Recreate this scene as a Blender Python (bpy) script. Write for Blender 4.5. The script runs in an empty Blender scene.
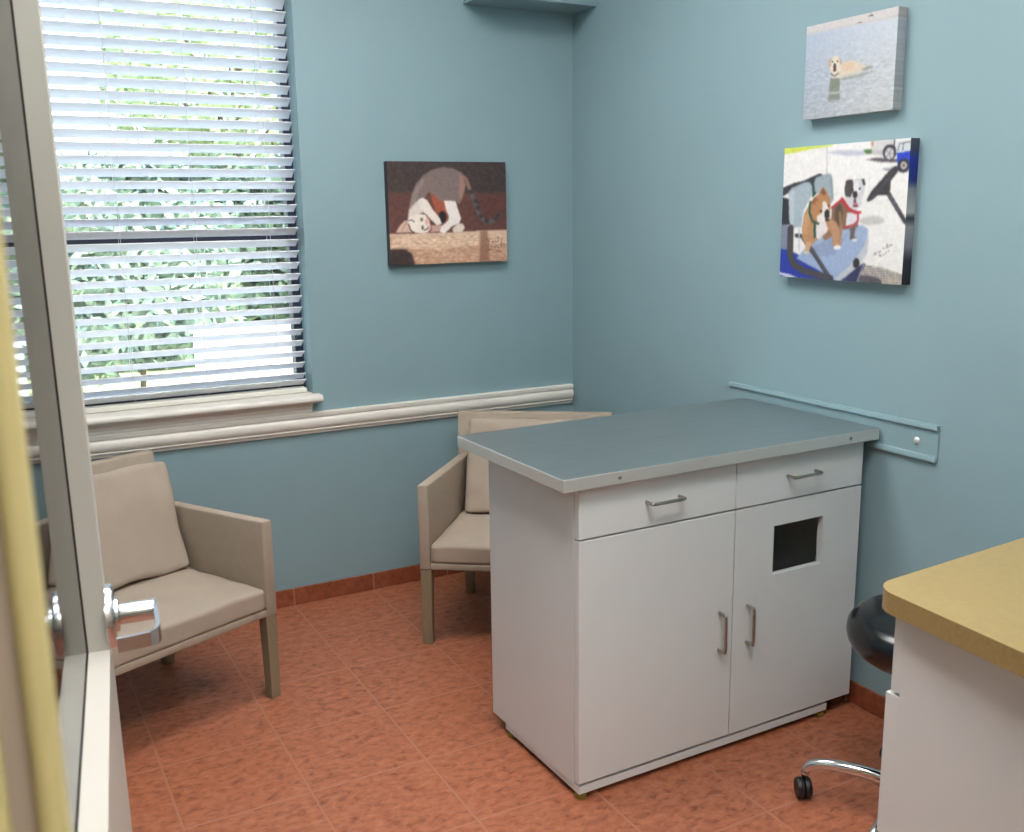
import bpy, bmesh, math, random
import numpy as np
from mathutils import Vector, Matrix, noise
C = bpy.context.scene.collection
random.seed(4); PI = math.pi

# ------------------------------------------------------------ camera
cam_d = bpy.data.cameras.new('camera'); cam = bpy.data.objects.new('camera', cam_d); C.objects.link(cam)
YAW, PIT, ROL, FPX = -.4907, -.2029, -.0139, 994.22
fw = Vector((math.sin(-YAW)*math.cos(PIT), math.cos(YAW)*math.cos(PIT), math.sin(PIT)))
rt = fw.cross(Vector((0, 0, 1))).normalized(); up = rt.cross(fw)
rt, up = (math.cos(ROL)*rt + math.sin(ROL)*up), (-math.sin(ROL)*rt + math.cos(ROL)*up)
M = Matrix.Identity(4)
for i in range(3):
    M[i][0], M[i][1], M[i][2] = rt[i], up[i], -fw[i]
CAM = Vector((-2.2676, -3.67, 1.5074))
M.translation = CAM
cam.matrix_world = M
cam_d.sensor_width = 36; cam_d.sensor_fit = 'HORIZONTAL'; cam_d.lens = FPX/1024*36
cam_d.clip_start = .01; cam_d.clip_end = 100
cam_d.dof.use_dof = True; cam_d.dof.focus_distance = 2.9; cam_d.dof.aperture_fstop = 9
bpy.context.scene.camera = cam
# ------------------------------------------------------------ world, sun, exposure
vs = bpy.context.scene.view_settings
vs.view_transform = 'Standard'; vs.look = 'None'; vs.gamma = 1; vs.use_curve_mapping = False
vs.exposure = 0.76
world = bpy.data.worlds.new('world'); bpy.context.scene.world = world; world.use_nodes = True
wb = world.node_tree.nodes['Background']; wb.inputs[0].default_value = (.72, .84, 1, 1); wb.inputs[1].default_value = 4.4
sun_d = bpy.data.lights.new('sun', 'SUN'); sun_d.energy = 15; sun_d.angle = math.radians(1); sun_d.color = (1, .95, .86)
sun = bpy.data.objects.new('sun', sun_d); C.objects.link(sun); sun.rotation_euler = Vector((.9, -.12, 1.35)).to_track_quat('Z', 'Y').to_euler()
LAMP_W = 10.3      # emission of the main troffer's diffuser, then of the two added fill panels
FRONT_FILL_W = 12.0
HALL_FILL_W = 15.0

# ------------------------------------------------------------ helpers
def lin(c):
    return tuple((v/255/12.92 if v/255 <= .04045 else ((v/255+.055)/1.055)**2.4) for v in c) + (1,)
MATS = {}
def mat(name, rgb, rough=.5, metal=0, bump=0, bscale=200, var=0, vscale=8, spec=.5, coat=0, aniso=0, stretch=None, rgb2=None):
    m = bpy.data.materials.new(name); m.use_nodes = True; nt = m.node_tree; b = nt.nodes['Principled BSDF']
    b.inputs['Base Color'].default_value = lin(rgb); b.inputs['Roughness'].default_value = rough
    b.inputs['Metallic'].default_value = metal; b.inputs['Specular IOR Level'].default_value = spec
    b.inputs['Coat Weight'].default_value = coat; b.inputs['Anisotropic'].default_value = aniso
    tc = nt.nodes.new('ShaderNodeTexCoord'); mp = nt.nodes.new('ShaderNodeMapping'); nt.links.new(tc.outputs['Object'], mp.inputs[0])
    if stretch: mp.inputs['Scale'].default_value = stretch
    if var:
        n = nt.nodes.new('ShaderNodeTexNoise'); n.inputs['Scale'].default_value = vscale; n.inputs['Detail'].default_value = 6
        nt.links.new(mp.outputs[0], n.inputs['Vector'])
        r = nt.nodes.new('ShaderNodeValToRGB'); a = lin(rgb); c2 = lin(rgb2) if rgb2 else tuple(x*(1-var) for x in a[:3])+(1,)
        r.color_ramp.elements[0].position = .35; r.color_ramp.elements[1].position = .65
        r.color_ramp.elements[0].color = c2; r.color_ramp.elements[1].color = a
        nt.links.new(n.outputs['Fac'], r.inputs[0]); nt.links.new(r.outputs[0], b.inputs['Base Color'])
    if bump:
        n = nt.nodes.new('ShaderNodeTexNoise'); n.inputs['Scale'].default_value = bscale; n.inputs['Detail'].default_value = 3
        nt.links.new(mp.outputs[0], n.inputs['Vector'])
        bp = nt.nodes.new('ShaderNodeBump'); bp.inputs['Strength'].default_value = bump; bp.inputs['Distance'].default_value = .002
        nt.links.new(n.outputs['Fac'], bp.inputs['Height']); nt.links.new(bp.outputs[0], b.inputs['Normal'])
    MATS[name] = m; return m

wall_m = mat('wall_paint', (135, 161, 168), .55, bump=.25, bscale=260, var=.04, vscale=3)
ceil_m = mat('ceiling_white', (225, 222, 215), .8, bump=.3, bscale=120)
white_m = mat('trim_white', (222, 216, 208), .4, bump=.04, bscale=60)
lam_m = mat('white_laminate', (210, 212, 212), .38, bump=.03, bscale=300, var=.03, vscale=2)
steel_m = mat('stainless_sheet', (168, 176, 178), .30, metal=.85, bump=.10, bscale=30, stretch=(2, 60, 1), var=.12, vscale=3)
edge_m = mat('stainless_edge', (215, 213, 208), .42, metal=.6, bump=.2, bscale=40, stretch=(3, 3, 40))
nickel_m = mat('brushed_nickel', (170, 165, 156), .28, metal=1)
chrome_m = mat('chrome', (215, 215, 218), .08, metal=1)
satin_m = mat('satin_chrome', (195, 198, 202), .27, metal=1)
fabric_m = mat('taupe_textile', (166, 151, 136), .85, bump=.5, bscale=900, var=.05, vscale=40, spec=.2)
cush_m = mat('taupe_cushion', (168, 153, 139), .8, bump=.25, bscale=700, var=.05, vscale=12, spec=.25)
wood_m = mat('taupe_wood_leg', (138, 124, 100), .5, bump=.3, bscale=60, stretch=(8, 8, 1), var=.1, vscale=30)
cream_m = mat('cream_door_paint', (184, 180, 172), .45, bump=.06, bscale=80)
yellow_m = mat('yellow_cream_paint', (200, 192, 140), .5)
taupe_m = mat('taupe_gasket_strip', (158, 146, 134), .6)
dark_m = mat('dark_gasket', (40, 36, 32), .6)
bronze_m = mat('dark_bronze_frame', (32, 36, 58), .4)
slat_m = mat('blind_slat', (232, 234, 240), .45)
rail_m = mat('blind_rail_white', (226, 222, 212), .4)
cord_m = mat('cord', (205, 205, 205), .8)
top_m = mat('yellow_laminate', (158, 136, 88), .38, var=.08, vscale=90, bump=.05, bscale=200)
topedge_m = mat('yellow_laminate_edge', (152, 128, 82), .45, var=.15, vscale=130)
vinyl_m = mat('black_vinyl', (14, 15, 19), .25, coat=.1)
rubber_m = mat('black_rubber', (22, 22, 24), .5)
grime_m = mat('yellow_glide', (120, 100, 30), .5)
railp_m = mat('painted_rail', (133, 160, 167), .4)
screw_m = mat('screw_cap', (206, 206, 204), .3, metal=.3)
grass_m = mat('lawn', (150, 164, 110), .9, var=.4, vscale=4)
leaf_m = mat('leaf_green', (150, 165, 135), .6, var=.5, vscale=5, rgb2=(84, 104, 96))
leaf2_m = mat('leaf_yellow_green', (190, 196, 140), .6, var=.4, vscale=5, rgb2=(130, 150, 110))
bark_m = mat('bark', (92, 76, 60), .9, bump=.6, bscale=40)
conc_m = mat('pale_paving', (215, 212, 205), .8, var=.1)
box_m = mat('white_housing', (238, 238, 238), .5)

def glass_mat():
    m = bpy.data.materials.new('clear_glass'); m.use_nodes = True; nt = m.node_tree; nt.nodes.clear()
    o = nt.nodes.new('ShaderNodeOutputMaterial'); mx = nt.nodes.new('ShaderNodeMixShader'); f = nt.nodes.new('ShaderNodeFresnel'); f.inputs[0].default_value = 1.3
    t = nt.nodes.new('ShaderNodeBsdfTransparent'); t.inputs[0].default_value = (.95, .97, .96, 1); g = nt.nodes.new('ShaderNodeBsdfGlossy'); g.inputs['Roughness'].default_value = .02
    nt.links.new(f.outputs[0], mx.inputs[0]); nt.links.new(t.outputs[0], mx.inputs[1]); nt.links.new(g.outputs[0], mx.inputs[2]); nt.links.new(mx.outputs[0], o.inputs[0]); return m
glass_m = glass_mat()
def emit(name, rgb, s):
    m = bpy.data.materials.new(name); m.use_nodes = True; nt = m.node_tree; b = nt.nodes['Principled BSDF']
    b.inputs['Base Color'].default_value = (.8, .8, .8, 1)
    b.inputs['Emission Color'].default_value = tuple(rgb)+(1,); b.inputs['Emission Strength'].default_value = s; return m

def tile_mat(name, floor=True):
    S = .33
    m = bpy.data.materials.new(name); m.use_nodes = True; nt = m.node_tree; N = nt.nodes; L = nt.links; b = N['Principled BSDF']
    g = N.new('ShaderNodeNewGeometry'); sp = N.new('ShaderNodeSeparateXYZ'); L.new(g.outputs['Position'], sp.inputs[0])
    def math_(op, a, b_=None):
        n = N.new('ShaderNodeMath'); n.operation = op
        for i, v in enumerate((a, b_)):
            if v is None: continue
            if isinstance(v, (int, float)): n.inputs[i].default_value = v
            else: L.new(v, n.inputs[i])
        return n.outputs[0]
    def dist(axis, off):
        t = math_('DIVIDE', math_('SUBTRACT', sp.outputs[axis], off), S)
        fr = math_('FRACT', math_('ADD', t, 100.0)); d = math_('MINIMUM', fr, math_('SUBTRACT', 1.0, fr))
        return math_('MULTIPLY', d, S), math_('FLOOR', math_('ADD', t, 100.0))
    dx, ix = dist(0, -.9629); dy, iy = dist(1, -.312)
    if floor: d = math_('MINIMUM', dx, dy)
    elif name.endswith('back'): d = dx
    else: d = dy
    mr = N.new('ShaderNodeMapRange'); mr.inputs[1].default_value = .0022; mr.inputs[2].default_value = .0042; L.new(d, mr.inputs[0])
    tile = mr.outputs[0]
    n1 = N.new('ShaderNodeTexNoise'); n1.inputs['Scale'].default_value = 30; n1.inputs['Detail'].default_value = 8; n1.inputs['Roughness'].default_value = .65; n1.inputs['Distortion'].default_value = .5
    vadd = N.new('ShaderNodeVectorMath'); vadd.operation = 'ADD'; cb = N.new('ShaderNodeCombineXYZ'); L.new(math_('MULTIPLY', ix, 3.7), cb.inputs[0]); L.new(math_('MULTIPLY', iy, 5.3), cb.inputs[1])
    mp = N.new('ShaderNodeMapping'); mp.inputs['Scale'].default_value = (1, 1.6, 1); L.new(g.outputs['Position'], vadd.inputs[0]); L.new(cb.outputs[0], vadd.inputs[1]); L.new(vadd.outputs[0], mp.inputs[0]); L.new(mp.outputs[0], n1.inputs['Vector'])
    r = N.new('ShaderNodeValToRGB'); e = r.color_ramp.elements; e[0].position = .30; e[0].color = lin((112, 60, 40)); e[1].position = .68; e[1].color = lin((178, 114, 84))
    e2 = r.color_ramp.elements.new(.48); e2.color = lin((158, 93, 66)); L.new(n1.outputs['Fac'], r.inputs[0])
    if not floor:
        e[0].color = lin((112, 58, 38)); e2.color = lin((138, 74, 50)); r.color_ramp.elements[-1].color = lin((154, 88, 62))
    mx = N.new('ShaderNodeMix'); mx.data_type = 'RGBA'; mx.inputs[6].default_value = lin((168, 112, 88)); L.new(tile, mx.inputs[0]); L.new(r.outputs[0], mx.inputs[7]); L.new(mx.outputs[2], b.inputs['Base Color'])
    h = math_('ADD', math_('MULTIPLY', tile, 1.0), math_('MULTIPLY', n1.outputs['Fac'], .25))
    bp = N.new('ShaderNodeBump'); bp.inputs['Strength'].default_value = .35; bp.inputs['Distance'].default_value = .003; L.new(h, bp.inputs['Height']); L.new(bp.outputs[0], b.inputs['Normal'])
    b.inputs['Roughness'].default_value = .42; return m
floor_m = tile_mat('terracotta_floor_tile'); base_back_m = tile_mat('terracotta_base_back', False); base_right_m = tile_mat('terracotta_base_right', False)

def obj(name, bm, m, parent=None, smooth=False, loc=None):
    me = bpy.data.meshes.new(name)
    if isinstance(bm, bmesh.types.BMesh):
        bmesh.ops.recalc_face_normals(bm, faces=bm.faces); bm.to_mesh(me); bm.free()
    for mm in (m if isinstance(m, (list, tuple)) else [m]): me.materials.append(mm)
    if smooth:
        me.polygons.foreach_set('use_smooth', [True]*len(me.polygons))
        if smooth == 'auto': me.set_sharp_from_angle(angle=math.radians(38))
    o = bpy.data.objects.new(name, me); C.objects.link(o)
    if parent: o.parent = parent
    if loc: o.location = loc
    return o
def tag(o, label, cat, group=None, kind=None):
    o['label'] = label; o['category'] = cat
    if group: o['group'] = group
    if kind: o['kind'] = kind
    return o
def thing(name, label, cat, loc=(0, 0, 0), rz=0, group=None, kind=None):
    o = bpy.data.objects.new(name, None); C.objects.link(o); o.location = loc; o.rotation_euler = (0, 0, rz); o.empty_display_size = .1
    return tag(o, label, cat, group, kind)
def struct(name, bm, m, label, parent=None, smooth=False):
    o = obj(name, bm, m, parent, smooth); o['kind'] = 'structure'; o['label'] = label; o['category'] = name.split('_')[0]; return o
def BM(): return bmesh.new()
def box(bm, x0, x1, y0, y1, z0, z1, bev=0, seg=2, mi=0):
    vs = [bm.verts.new((x, y, z)) for z in (z0, z1) for y in (y0, y1) for x in (x0, x1)]
    fs = [bm.faces.new([vs[i] for i in f]) for f in ((0, 2, 3, 1), (4, 5, 7, 6), (0, 1, 5, 4), (2, 6, 7, 3), (0, 4, 6, 2), (1, 3, 7, 5))]
    for f in fs: f.material_index = mi
    if bev:
        es = {e for f in fs for e in f.edges}
        bmesh.ops.bevel(bm, geom=list(es), offset=bev, segments=seg, affect='EDGES', profile=.5)
    return bm
def hexa(bm, P, bev=0, seg=2):        # P: 8 points, 4 bottom (ccw) then 4 top
    v = [bm.verts.new(p) for p in P]
    fs = [bm.faces.new([v[i] for i in f]) for f in ((3, 2, 1, 0), (4, 5, 6, 7), (0, 1, 5, 4), (1, 2, 6, 5), (2, 3, 7, 6), (3, 0, 4, 7))]
    if bev: bmesh.ops.bevel(bm, geom=list({e for f in fs for e in f.edges}), offset=bev, segments=seg, affect='EDGES', profile=.5)
    return bm
def prism_x(bm, prof, x0, x1):         # prof: (y,z) list, extruded along x
    a = [bm.verts.new((x0, y, z)) for y, z in prof]; b = [bm.verts.new((x1, y, z)) for y, z in prof]; n = len(prof)
    bm.faces.new(a[::-1]); bm.faces.new(b)
    for i in range(n): bm.faces.new((a[i], a[(i+1) % n], b[(i+1) % n], b[i]))
    return bm
def prism_z(bm, prof, z0, z1, bev=0, mi_side=0):
    a = [bm.verts.new((x, y, z0)) for x, y in prof]; b = [bm.verts.new((x, y, z1)) for x, y in prof]; n = len(prof)
    bm.faces.new(a[::-1]); bm.faces.new(b)
    for i in range(n):
        f = bm.faces.new((a[i], a[(i+1) % n], b[(i+1) % n], b[i])); f.material_index = mi_side
    return bm
def lathe(bm, prof, seg=32, axis='z', org=(0, 0, 0)):   # prof: (r, h)
    rings = []
    for r, h in prof:
        ring = []
        for i in range(seg):
            a = 2*PI*i/seg; c, s = max(r, 1e-5)*math.cos(a), max(r, 1e-5)*math.sin(a)
            p = {'z': (c, s, h), 'y': (c, h, s), 'x': (h, c, s)}[axis]
            ring.append(bm.verts.new((p[0]+org[0], p[1]+org[1], p[2]+org[2])))
        rings.append(ring)
    for k in range(len(rings)-1):
        for i in range(seg):
            bm.faces.new((rings[k][i], rings[k][(i+1) % seg], rings[k+1][(i+1) % seg], rings[k+1][i]))
    bm.faces.new(rings[0][::-1]); bm.faces.new(rings[-1]); return bm
def smooth_path(P, n=6):
    P = [Vector(p) for p in P]; out = []
    Q = [P[0]*2-P[1]]+P+[P[-1]*2-P[-2]]
    for i in range(1, len(Q)-2):
        for k in range(n):
            t = k/n; a, b, c, d = Q[i-1:i+3]
            out.append(.5*((2*b)+(c-a)*t+(2*a-5*b+4*c-d)*t*t+(3*b-a-3*c+d)*t**3))
    out.append(P[-1]); return out
def tube(bm, P, r, seg=10, flat=1.0, upv=(0, 0, 1)):
    P = [Vector(p) for p in P]; R = r if isinstance(r, (list, tuple)) else [r]*len(P); rings = []
    for i, p in enumerate(P):
        d = (P[min(i+1, len(P)-1)]-P[max(i-1, 0)]).normalized()
        u = Vector(upv); 
        if abs(u.dot(d)) > .95: u = Vector((1, 0, 0)) if abs(d.x) < .9 else Vector((0, 1, 0))
        s = d.cross(u).normalized(); u = s.cross(d)
        rings.append([bm.verts.new(p+s*R[i]*flat*math.cos(2*PI*k/seg)+u*R[i]*math.sin(2*PI*k/seg)) for k in range(seg)])
    for a, b in zip(rings, rings[1:]):
        for k in range(seg): bm.faces.new((a[k], a[(k+1) % seg], b[(k+1) % seg], b[k]))
    bm.faces.new(rings[0][::-1]); bm.faces.new(rings[-1]); return bm

# ------------------------------------------------------------ room shell
CZ = 2.80; XL = -2.80; YF0, YF1 = -3.18, -3.30     # front wall: room face, hall face
WX0, WX1, WZ0, WZ1 = -2.45, -1.1704, .807, 2.34     # window opening
T = .16
struct('floor', box(BM(), -4.2, 1.0, -5.0, 0, -.05, 0), floor_m, 'terracotta tile floor with pale grout')
struct('ceiling', box(BM(), -4.2, 1.0, -5.0, T, CZ, CZ+.08), ceil_m, 'plain white ceiling')
b = BM(); box(b, XL-T, WX0, 0, T, -.05, CZ); box(b, WX1, T, 0, T, -.05, CZ); box(b, WX0, WX1, 0, T, -.05, WZ0); box(b, WX0, WX1, 0, T, WZ1, CZ)
struct('wall_back', b, wall_m, 'teal painted wall around the window')
struct('wall_right', box(BM(), 0, T, YF1, 0, -.05, CZ), wall_m, 'teal painted wall behind the metal topped cabinet')
struct('wall_left', box(BM(), XL-T, XL, YF1, 0, -.05, CZ), wall_m, 'teal painted wall left of the window')
DX0, DX1, DH = -2.2580, -1.285, 2.07
b = BM(); box(b, -4.2, DX0-.02, YF1, YF0, -.05, CZ); box(b, DX1+.02, 1.0, YF1, YF0, -.05, CZ); box(b, DX0-.02, DX1+.02, YF1, YF0, DH+.02, CZ)
struct('wall_front', b, wall_m, 'wall with the doorway the photo is taken through')
b = BM(); box(b, -4.2, 1.0, -5.0, -4.9, 0, CZ); box(b, -4.2, -4.1, -4.9, YF1, 0, CZ); box(b, .9, 1.0, -4.9, YF1, 0, CZ)
struct('wall_hall', b, mat('hall_paint', (214, 204, 178), .6), 'cream corridor walls behind the camera')
struct('baseboard_back', box(BM(), XL, -.001, -.010, -.0005, 0.0, .069, .002), base_back_m, 'terracotta tile skirting under the window wall')
struct('baseboard_right', box(BM(), -.010, -.0005, YF0, -.0105, 0.0, .069, .002), base_right_m, 'terracotta tile skirting along the right wall')
struct('trim_5', prism_z(BM(), [(-.496, 0), (0, 0), (0, -.181), (-.496, -.181)], 2.292, CZ), wall_m, 'small painted boxed soffit in the upper corner')

# chair rail, sill, apron
prof = [(0, .680), (-.010, .681), (-.011, .689), (-.014, .691), (-.019, .694), (-.020, .698), (-.016, .700), (-.020, .704), (-.0245, .711), (-.027, .720), (-.0265, .731), (-.0235, .739),
        (-.018, .744), (-.018, .746), (-.0225, .748), (-.0235, .754), (-.0235, .7625), (-.021, .7647), (0, .7647)]
struct('trim_1', prism_x(BM(), prof, XL, -.013), white_m, 'white moulded chair rail along the window wall', smooth='auto')
b = BM(); prism_x(b, [(.10, .8071), (-.050, .8071), (-.055, .810), (-.058, .8145), (-.0585, .821), (-.056, .828), (-.051, .833), (-.045, .834), (.10, .834)], WX0, WX1)
sp_ = [(0.0, .8071), (-.050, .8071), (-.055, .810), (-.058, .8145), (-.0585, .821), (-.056, .828), (-.051, .833), (-.045, .834), (0.0, .834)]
prism_x(b, sp_, WX1+.0001, -1.148); prism_x(b, sp_, WX0-.03, WX0-.0001)
struct('trim_2', b, white_m, 'white window sill board with rounded nose', smooth='auto')
ap = [(0, .7648), (-.020, .7648), (-.021, .771), (-.021, .778), (-.024, .781), (-.025, .786), (-.027, .792), (-.032, .798), (-.038, .802), (-.040, .8069), (0, .8069)]
struct('trim_3', prism_x(BM(), ap, WX0-.01, -1.183), white_m, 'white coved apron under the window sill', smooth='auto')

# ------------------------------------------------------------ window
win = thing('window_1', 'dark bronze framed sash window behind the blinds', 'window', kind='structure')
b = BM(); f0, f1 = .095, .145
box(b, WX0, WX0+.032, f0, f1, WZ0+.027, WZ1); box(b, WX1-.032, WX1, f0, f1, WZ0+.027, WZ1)
box(b, WX0+.032, WX1-.032, f0, f1, WZ0+.027, WZ0+.07); box(b, WX0+.032, WX1-.032, f0, f1, WZ1-.05, WZ1)
obj('window_frame', b, bronze_m, win)
obj('meeting_rail', box(BM(), WX0+.032, WX1-.032, f0-.005, f1-.005, 1.405, 1.445, .003), bronze_m, win)
obj('glass_pane', box(BM(), WX0+.032, WX1-.032, .123, .126, WZ0+.07, 1.405), glass_m, win)
obj('glass_pane', box(BM(), WX0+.032, WX1-.032, .128, .131, 1.445, WZ1-.05), glass_m, win)

# ------------------------------------------------------------ blind
bl = thing('window_blind', 'white horizontal slat blind lowered over the whole window', 'blind', ((WX0+WX1)/2, .055, WZ1-.0005))
bx0, bx1 = WX0+.014-(WX0+WX1)/2, WX1-.013-(WX0+WX1)/2
def at(z): return z-(WZ1-.0005)
obj('headrail', box(BM(), bx0, bx1, -.025, .025, at(WZ1-.05), 0, .003), rail_m, bl)
b = BM(); PITCH = .0421; tl = math.radians(-30); z = 2.225+PITCH/2; zs = []
while z > .875: zs.append(z); z -= PITCH
for z in zs + [2.225+PITCH*1.5, 2.225+PITCH*2.5*.98, .8745]:
    w = .025; pr = []
    j = random.uniform(-.02, .02); ca, sa = math.cos(tl+j), math.sin(tl+j)
    for s, e in ((-1, 1), (-.5, 1), (0, 1), (.5, 1), (1, 1), (1, -1), (.5, -1), (0, -1), (-.5, -1), (-1, -1)):
        y = s*w; h = e*.0014+.0018*(1-s*s)
        pr.append((y*ca-h*sa, at(z)+y*sa+h*ca))
    prism_x(b, pr, bx0, bx1)
obj('slats', b, slat_m, bl, smooth='auto')
obj('bottom_rail', box(BM(), bx0, bx1, -.026, .026, at(.8355), at(.8535), .003), rail_m, bl)
for x in (-2.33, -2.07, -1.81, -1.555, -1.29):
    b = BM(); xx = x-(WX0+WX1)/2
    tube(b, [(xx, -.0255, at(.86)), (xx, -.0255, at(WZ1-.05))], .0008, 6); tube(b, [(xx, .0255, at(.86)), (xx, .0255, at(WZ1-.05))], .0008, 6)
    obj('ladder_cord', b, cord_m, bl)
b = BM(); tube(b, [(.50, -.032, at(1.75)), (.50, -.032, at(WZ1-.04))], .0012, 6); obj('lift_cord', b, cord_m, bl)

# ------------------------------------------------------------ ceiling light and two added fill panels
def troffer(x, y, w, d, s, label):
    t = thing('ceiling_light', label, 'ceiling light', (x, y, CZ), group=None)
    b = BM()
    for a in ((-w/2-.03, w/2+.03, -d/2-.03, -d/2), (-w/2-.03, w/2+.03, d/2, d/2+.03), (-w/2-.03, -w/2, -d/2, d/2), (w/2, w/2+.03, -d/2, d/2)): box(b, *a, -.03, 0)
    obj('light_frame', b, white_m, t)
    obj('diffuser', box(BM(), -w/2, w/2, -d/2, d/2, -.022, -.002), emit('troffer_glow', (1, .975, .95), s), t)
troffer(-1.35, -1.2, 1.2, .6, LAMP_W, 'recessed rectangular ceiling light above the armchair and metal top')
troffer(-1.45, -2.75, 1.2, .6, FRONT_FILL_W, 'unseen fill light panel added on the ceiling near the doorway')  # added fill, out of view: brightens the cabinet fronts facing the doorway
troffer(-1.9, -4.2, .9, .5, HALL_FILL_W, 'unseen fill light panel added on the corridor ceiling')  # added fill behind the camera: lights the door, jamb and cabinet fronts

# ------------------------------------------------------------ door (open inward, seen almost edge on)
DH_ = math.radians(90-6.9)      # direction hinge -> free end
d0 = thing('door_1', 'cream half glazed door swung open at the left', 'door', (-2.2662, -3.148, 0), DH_, kind='structure')
d0.rotation_euler = (math.radians(-.5), 0, DH_); d0.location.x += .0105
# local +x along the leaf, local -y is the corridor side face (faces the room's right)
LW = .965; th = .057; Z0, Z1 = .93, 1.93; XG = LW-.105
b = BM(); y0, y1 = .0, th
box(b, 0, LW, y0, y1, .01, Z0-.012); box(b, 0, .09, y0, y1, Z0-.012, 2.05); box(b, XG+.012, LW, y0, y1, Z0-.012, 2.05); box(b, .09, XG+.012, y0, y1, Z1+.012, 2.05)
obj('door_leaf', b, cream_m, d0)
def frame_ring(bm, xa, xb, za, zb, wdt, ya, yb):
    # mitred ring
    o = [(xa-wdt, za-wdt), (xb+wdt, za-wdt), (xb+wdt, zb+wdt), (xa-wdt, zb+wdt)]; i = [(xa, za), (xb, za), (xb, zb), (xa, zb)]
    for k in range(4):
        j = (k+1) % 4
        P = [(o[k][0], ya, o[k][1]), (o[j][0], ya, o[j][1]), (i[j][0], ya, i[j][1]), (i[k][0], ya, i[k][1])]
        hexa(bm, P+[(p[0], yb, p[2]) for p in P])
b = BM(); frame_ring(b, .09, XG, Z0, Z1, .0118, -.002, th/2-.0035); frame_ring(b, .09, XG, Z0, Z1, .0118, th/2+.0035, th+.002)
obj('glazing_bead', b, cream_m, d0)
b = BM(); frame_ring(b, .09+.001, XG-.001, Z0+.001, Z1-.001, .004, th/2-.0034, th/2+.0034); obj('gasket', b, dark_m, d0)
obj('door_glass', box(BM(), .092, XG-.002, th/2-.002, th/2+.002, Z0+.002, Z1-.002), glass_m, d0)
for side, lab in ((-1, 'satin chrome lever facing the chairs'), (1, 'satin chrome lever on the far face')):
    base = 0 if side < 0 else th; LX, LZ = LW-.07, .965
    h = bpy.data.objects.new('door_lever', None)
    b = BM(); Y = lambda t: base+side*t
    lathe(b, [(.0445, Y(0)), (.0445, Y(.008)), (.042, Y(.0115)), (.024, Y(.0125)), (.023, Y(.0165)), (.0155, Y(.0175)), (.0145, Y(.019)), (.0145, Y(.064)), (.012, Y(.066))], 40, 'y', (LX, 0, LZ))
    lv = obj('door_lever', b, satin_m, d0, smooth='auto'); lv['label'] = lab
    # blade: along the leaf toward the hinge, then back to the face
    path = [(LX+.012, .064), (LX-.02, .065), (LX-.085, .066), (LX-.098, .063), (LX-.104, .055), (LX-.108, .030), (LX-.110, .014)]
    b = BM(); rings = []
    for i, (x, y) in enumerate(path):
        p0 = Vector(path[max(i-1, 0)]); p1 = Vector(path[min(i+1, len(path)-1)]); t = (p1-p0).normalized(); n = Vector((-t.y, t.x))*.0028
        hh = .0115 if i < 4 else .0095
        rings.append([b.verts.new((x+s*n.x, Y(y+s*n.y), LZ+e*hh)) for s, e in ((1, -1), (1, 1), (-1, 1), (-1, -1))])
    for a, c in zip(rings, rings[1:]):
        for k in range(4): b.faces.new((a[k], a[(k+1) % 4], c[(k+1) % 4], c[k]))
    b.faces.new(rings[0]); b.faces.new(rings[-1][::-1])
    bl_ = obj('lever_handle', b, satin_m, lv)
# door frame: jamb boards plus corridor casing with beaded profile
b = BM()
box(b, DX0-.0195, DX0, YF1-.004, YF0+.004, 0, DH); box(b, DX1, DX1+.0195, YF1-.004, YF0+.004, 0, DH); box(b, DX0-.0195, DX1+.0195, YF1-.004, YF0+.004, DH, DH+.0195)
struct('trim_4', b, yellow_m, 'cream yellow door frame at the left edge')
cp = [(DX0, YF1-.0045), (DX0, YF1-.011)]
for k in range(9):
    a = PI*k/8; cp.append((DX0-.0052+.0052*math.cos(a), YF1-.012-.0052*math.sin(a)))
cp += [(DX0-.0105, YF1-.0045)]
b = prism_z(BM(), cp, 0, DH)
box(b, DX0-.0185, DX0-.0106, YF1-.0105, YF1-.0045, 0, DH, mi=1)
box(b, DX0-.08, DX0-.0186, YF1-.0165, YF1-.0045, 0, DH, .003)
struct('trim_6', b, [yellow_m, taupe_m], 'beaded cream casing strip of the doorway', smooth='auto')

# ------------------------------------------------------------ armchairs
def rbox(bm, L, Wd, H, r, puff=0, n=14, seed=0, wr=0.0, xf=None):
    """pillowy rounded box centred at origin"""
    start = {}
    def V(c):
        key = tuple(round(x, 4) for x in c)
        if key in start: return start[key]
        h = (L/2, Wd/2, H/2); p = [c[i]*h[i] for i in range(3)]
        inn = [max(-(h[i]-r), min(h[i]-r, p[i])) for i in range(3)]
        d = Vector([p[i]-inn[i] for i in range(3)]); q = Vector(inn)+(d.normalized()*r if d.length > 1e-9 else d)
        u, v = q.x/h[0], q.y/h[1]
        q.z += (1 if q.z > 0 else -1)*puff*max(0, 1-u*u)**.6*max(0, 1-v*v)**.6
        edge = max(abs(u), abs(v))
        if wr:
            nv = Vector((q.x*9+seed, q.y*9, q.z*6))
            q += Vector((noise.noise(nv), noise.noise(nv+Vector((5, 3, 1))), noise.noise(nv*1.3+Vector((9, 0, 4)))))*wr*(.45+.9*edge**3)
        if xf: q = xf(q)
        start[key] = bm.verts.new(q); return start[key]
    g = [-1+2*i/n for i in range(n+1)]
    g = [math.copysign(abs(t)**.8, t) if t else 0 for t in g]
    for ax in range(3):
        for s in (-1, 1):
            for i in range(n):
                for j in range(n):
                    q = []
                    for a, b_ in ((g[i], g[j]), (g[i+1], g[j]), (g[i+1], g[j+1]), (g[i], g[j+1])):
                        c = [0, 0, 0]; c[ax] = s; c[(ax+1) % 3] = a; c[(ax+2) % 3] = b_; q.append(V(c))
                    bm.faces.new(q)
    return bm
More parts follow.
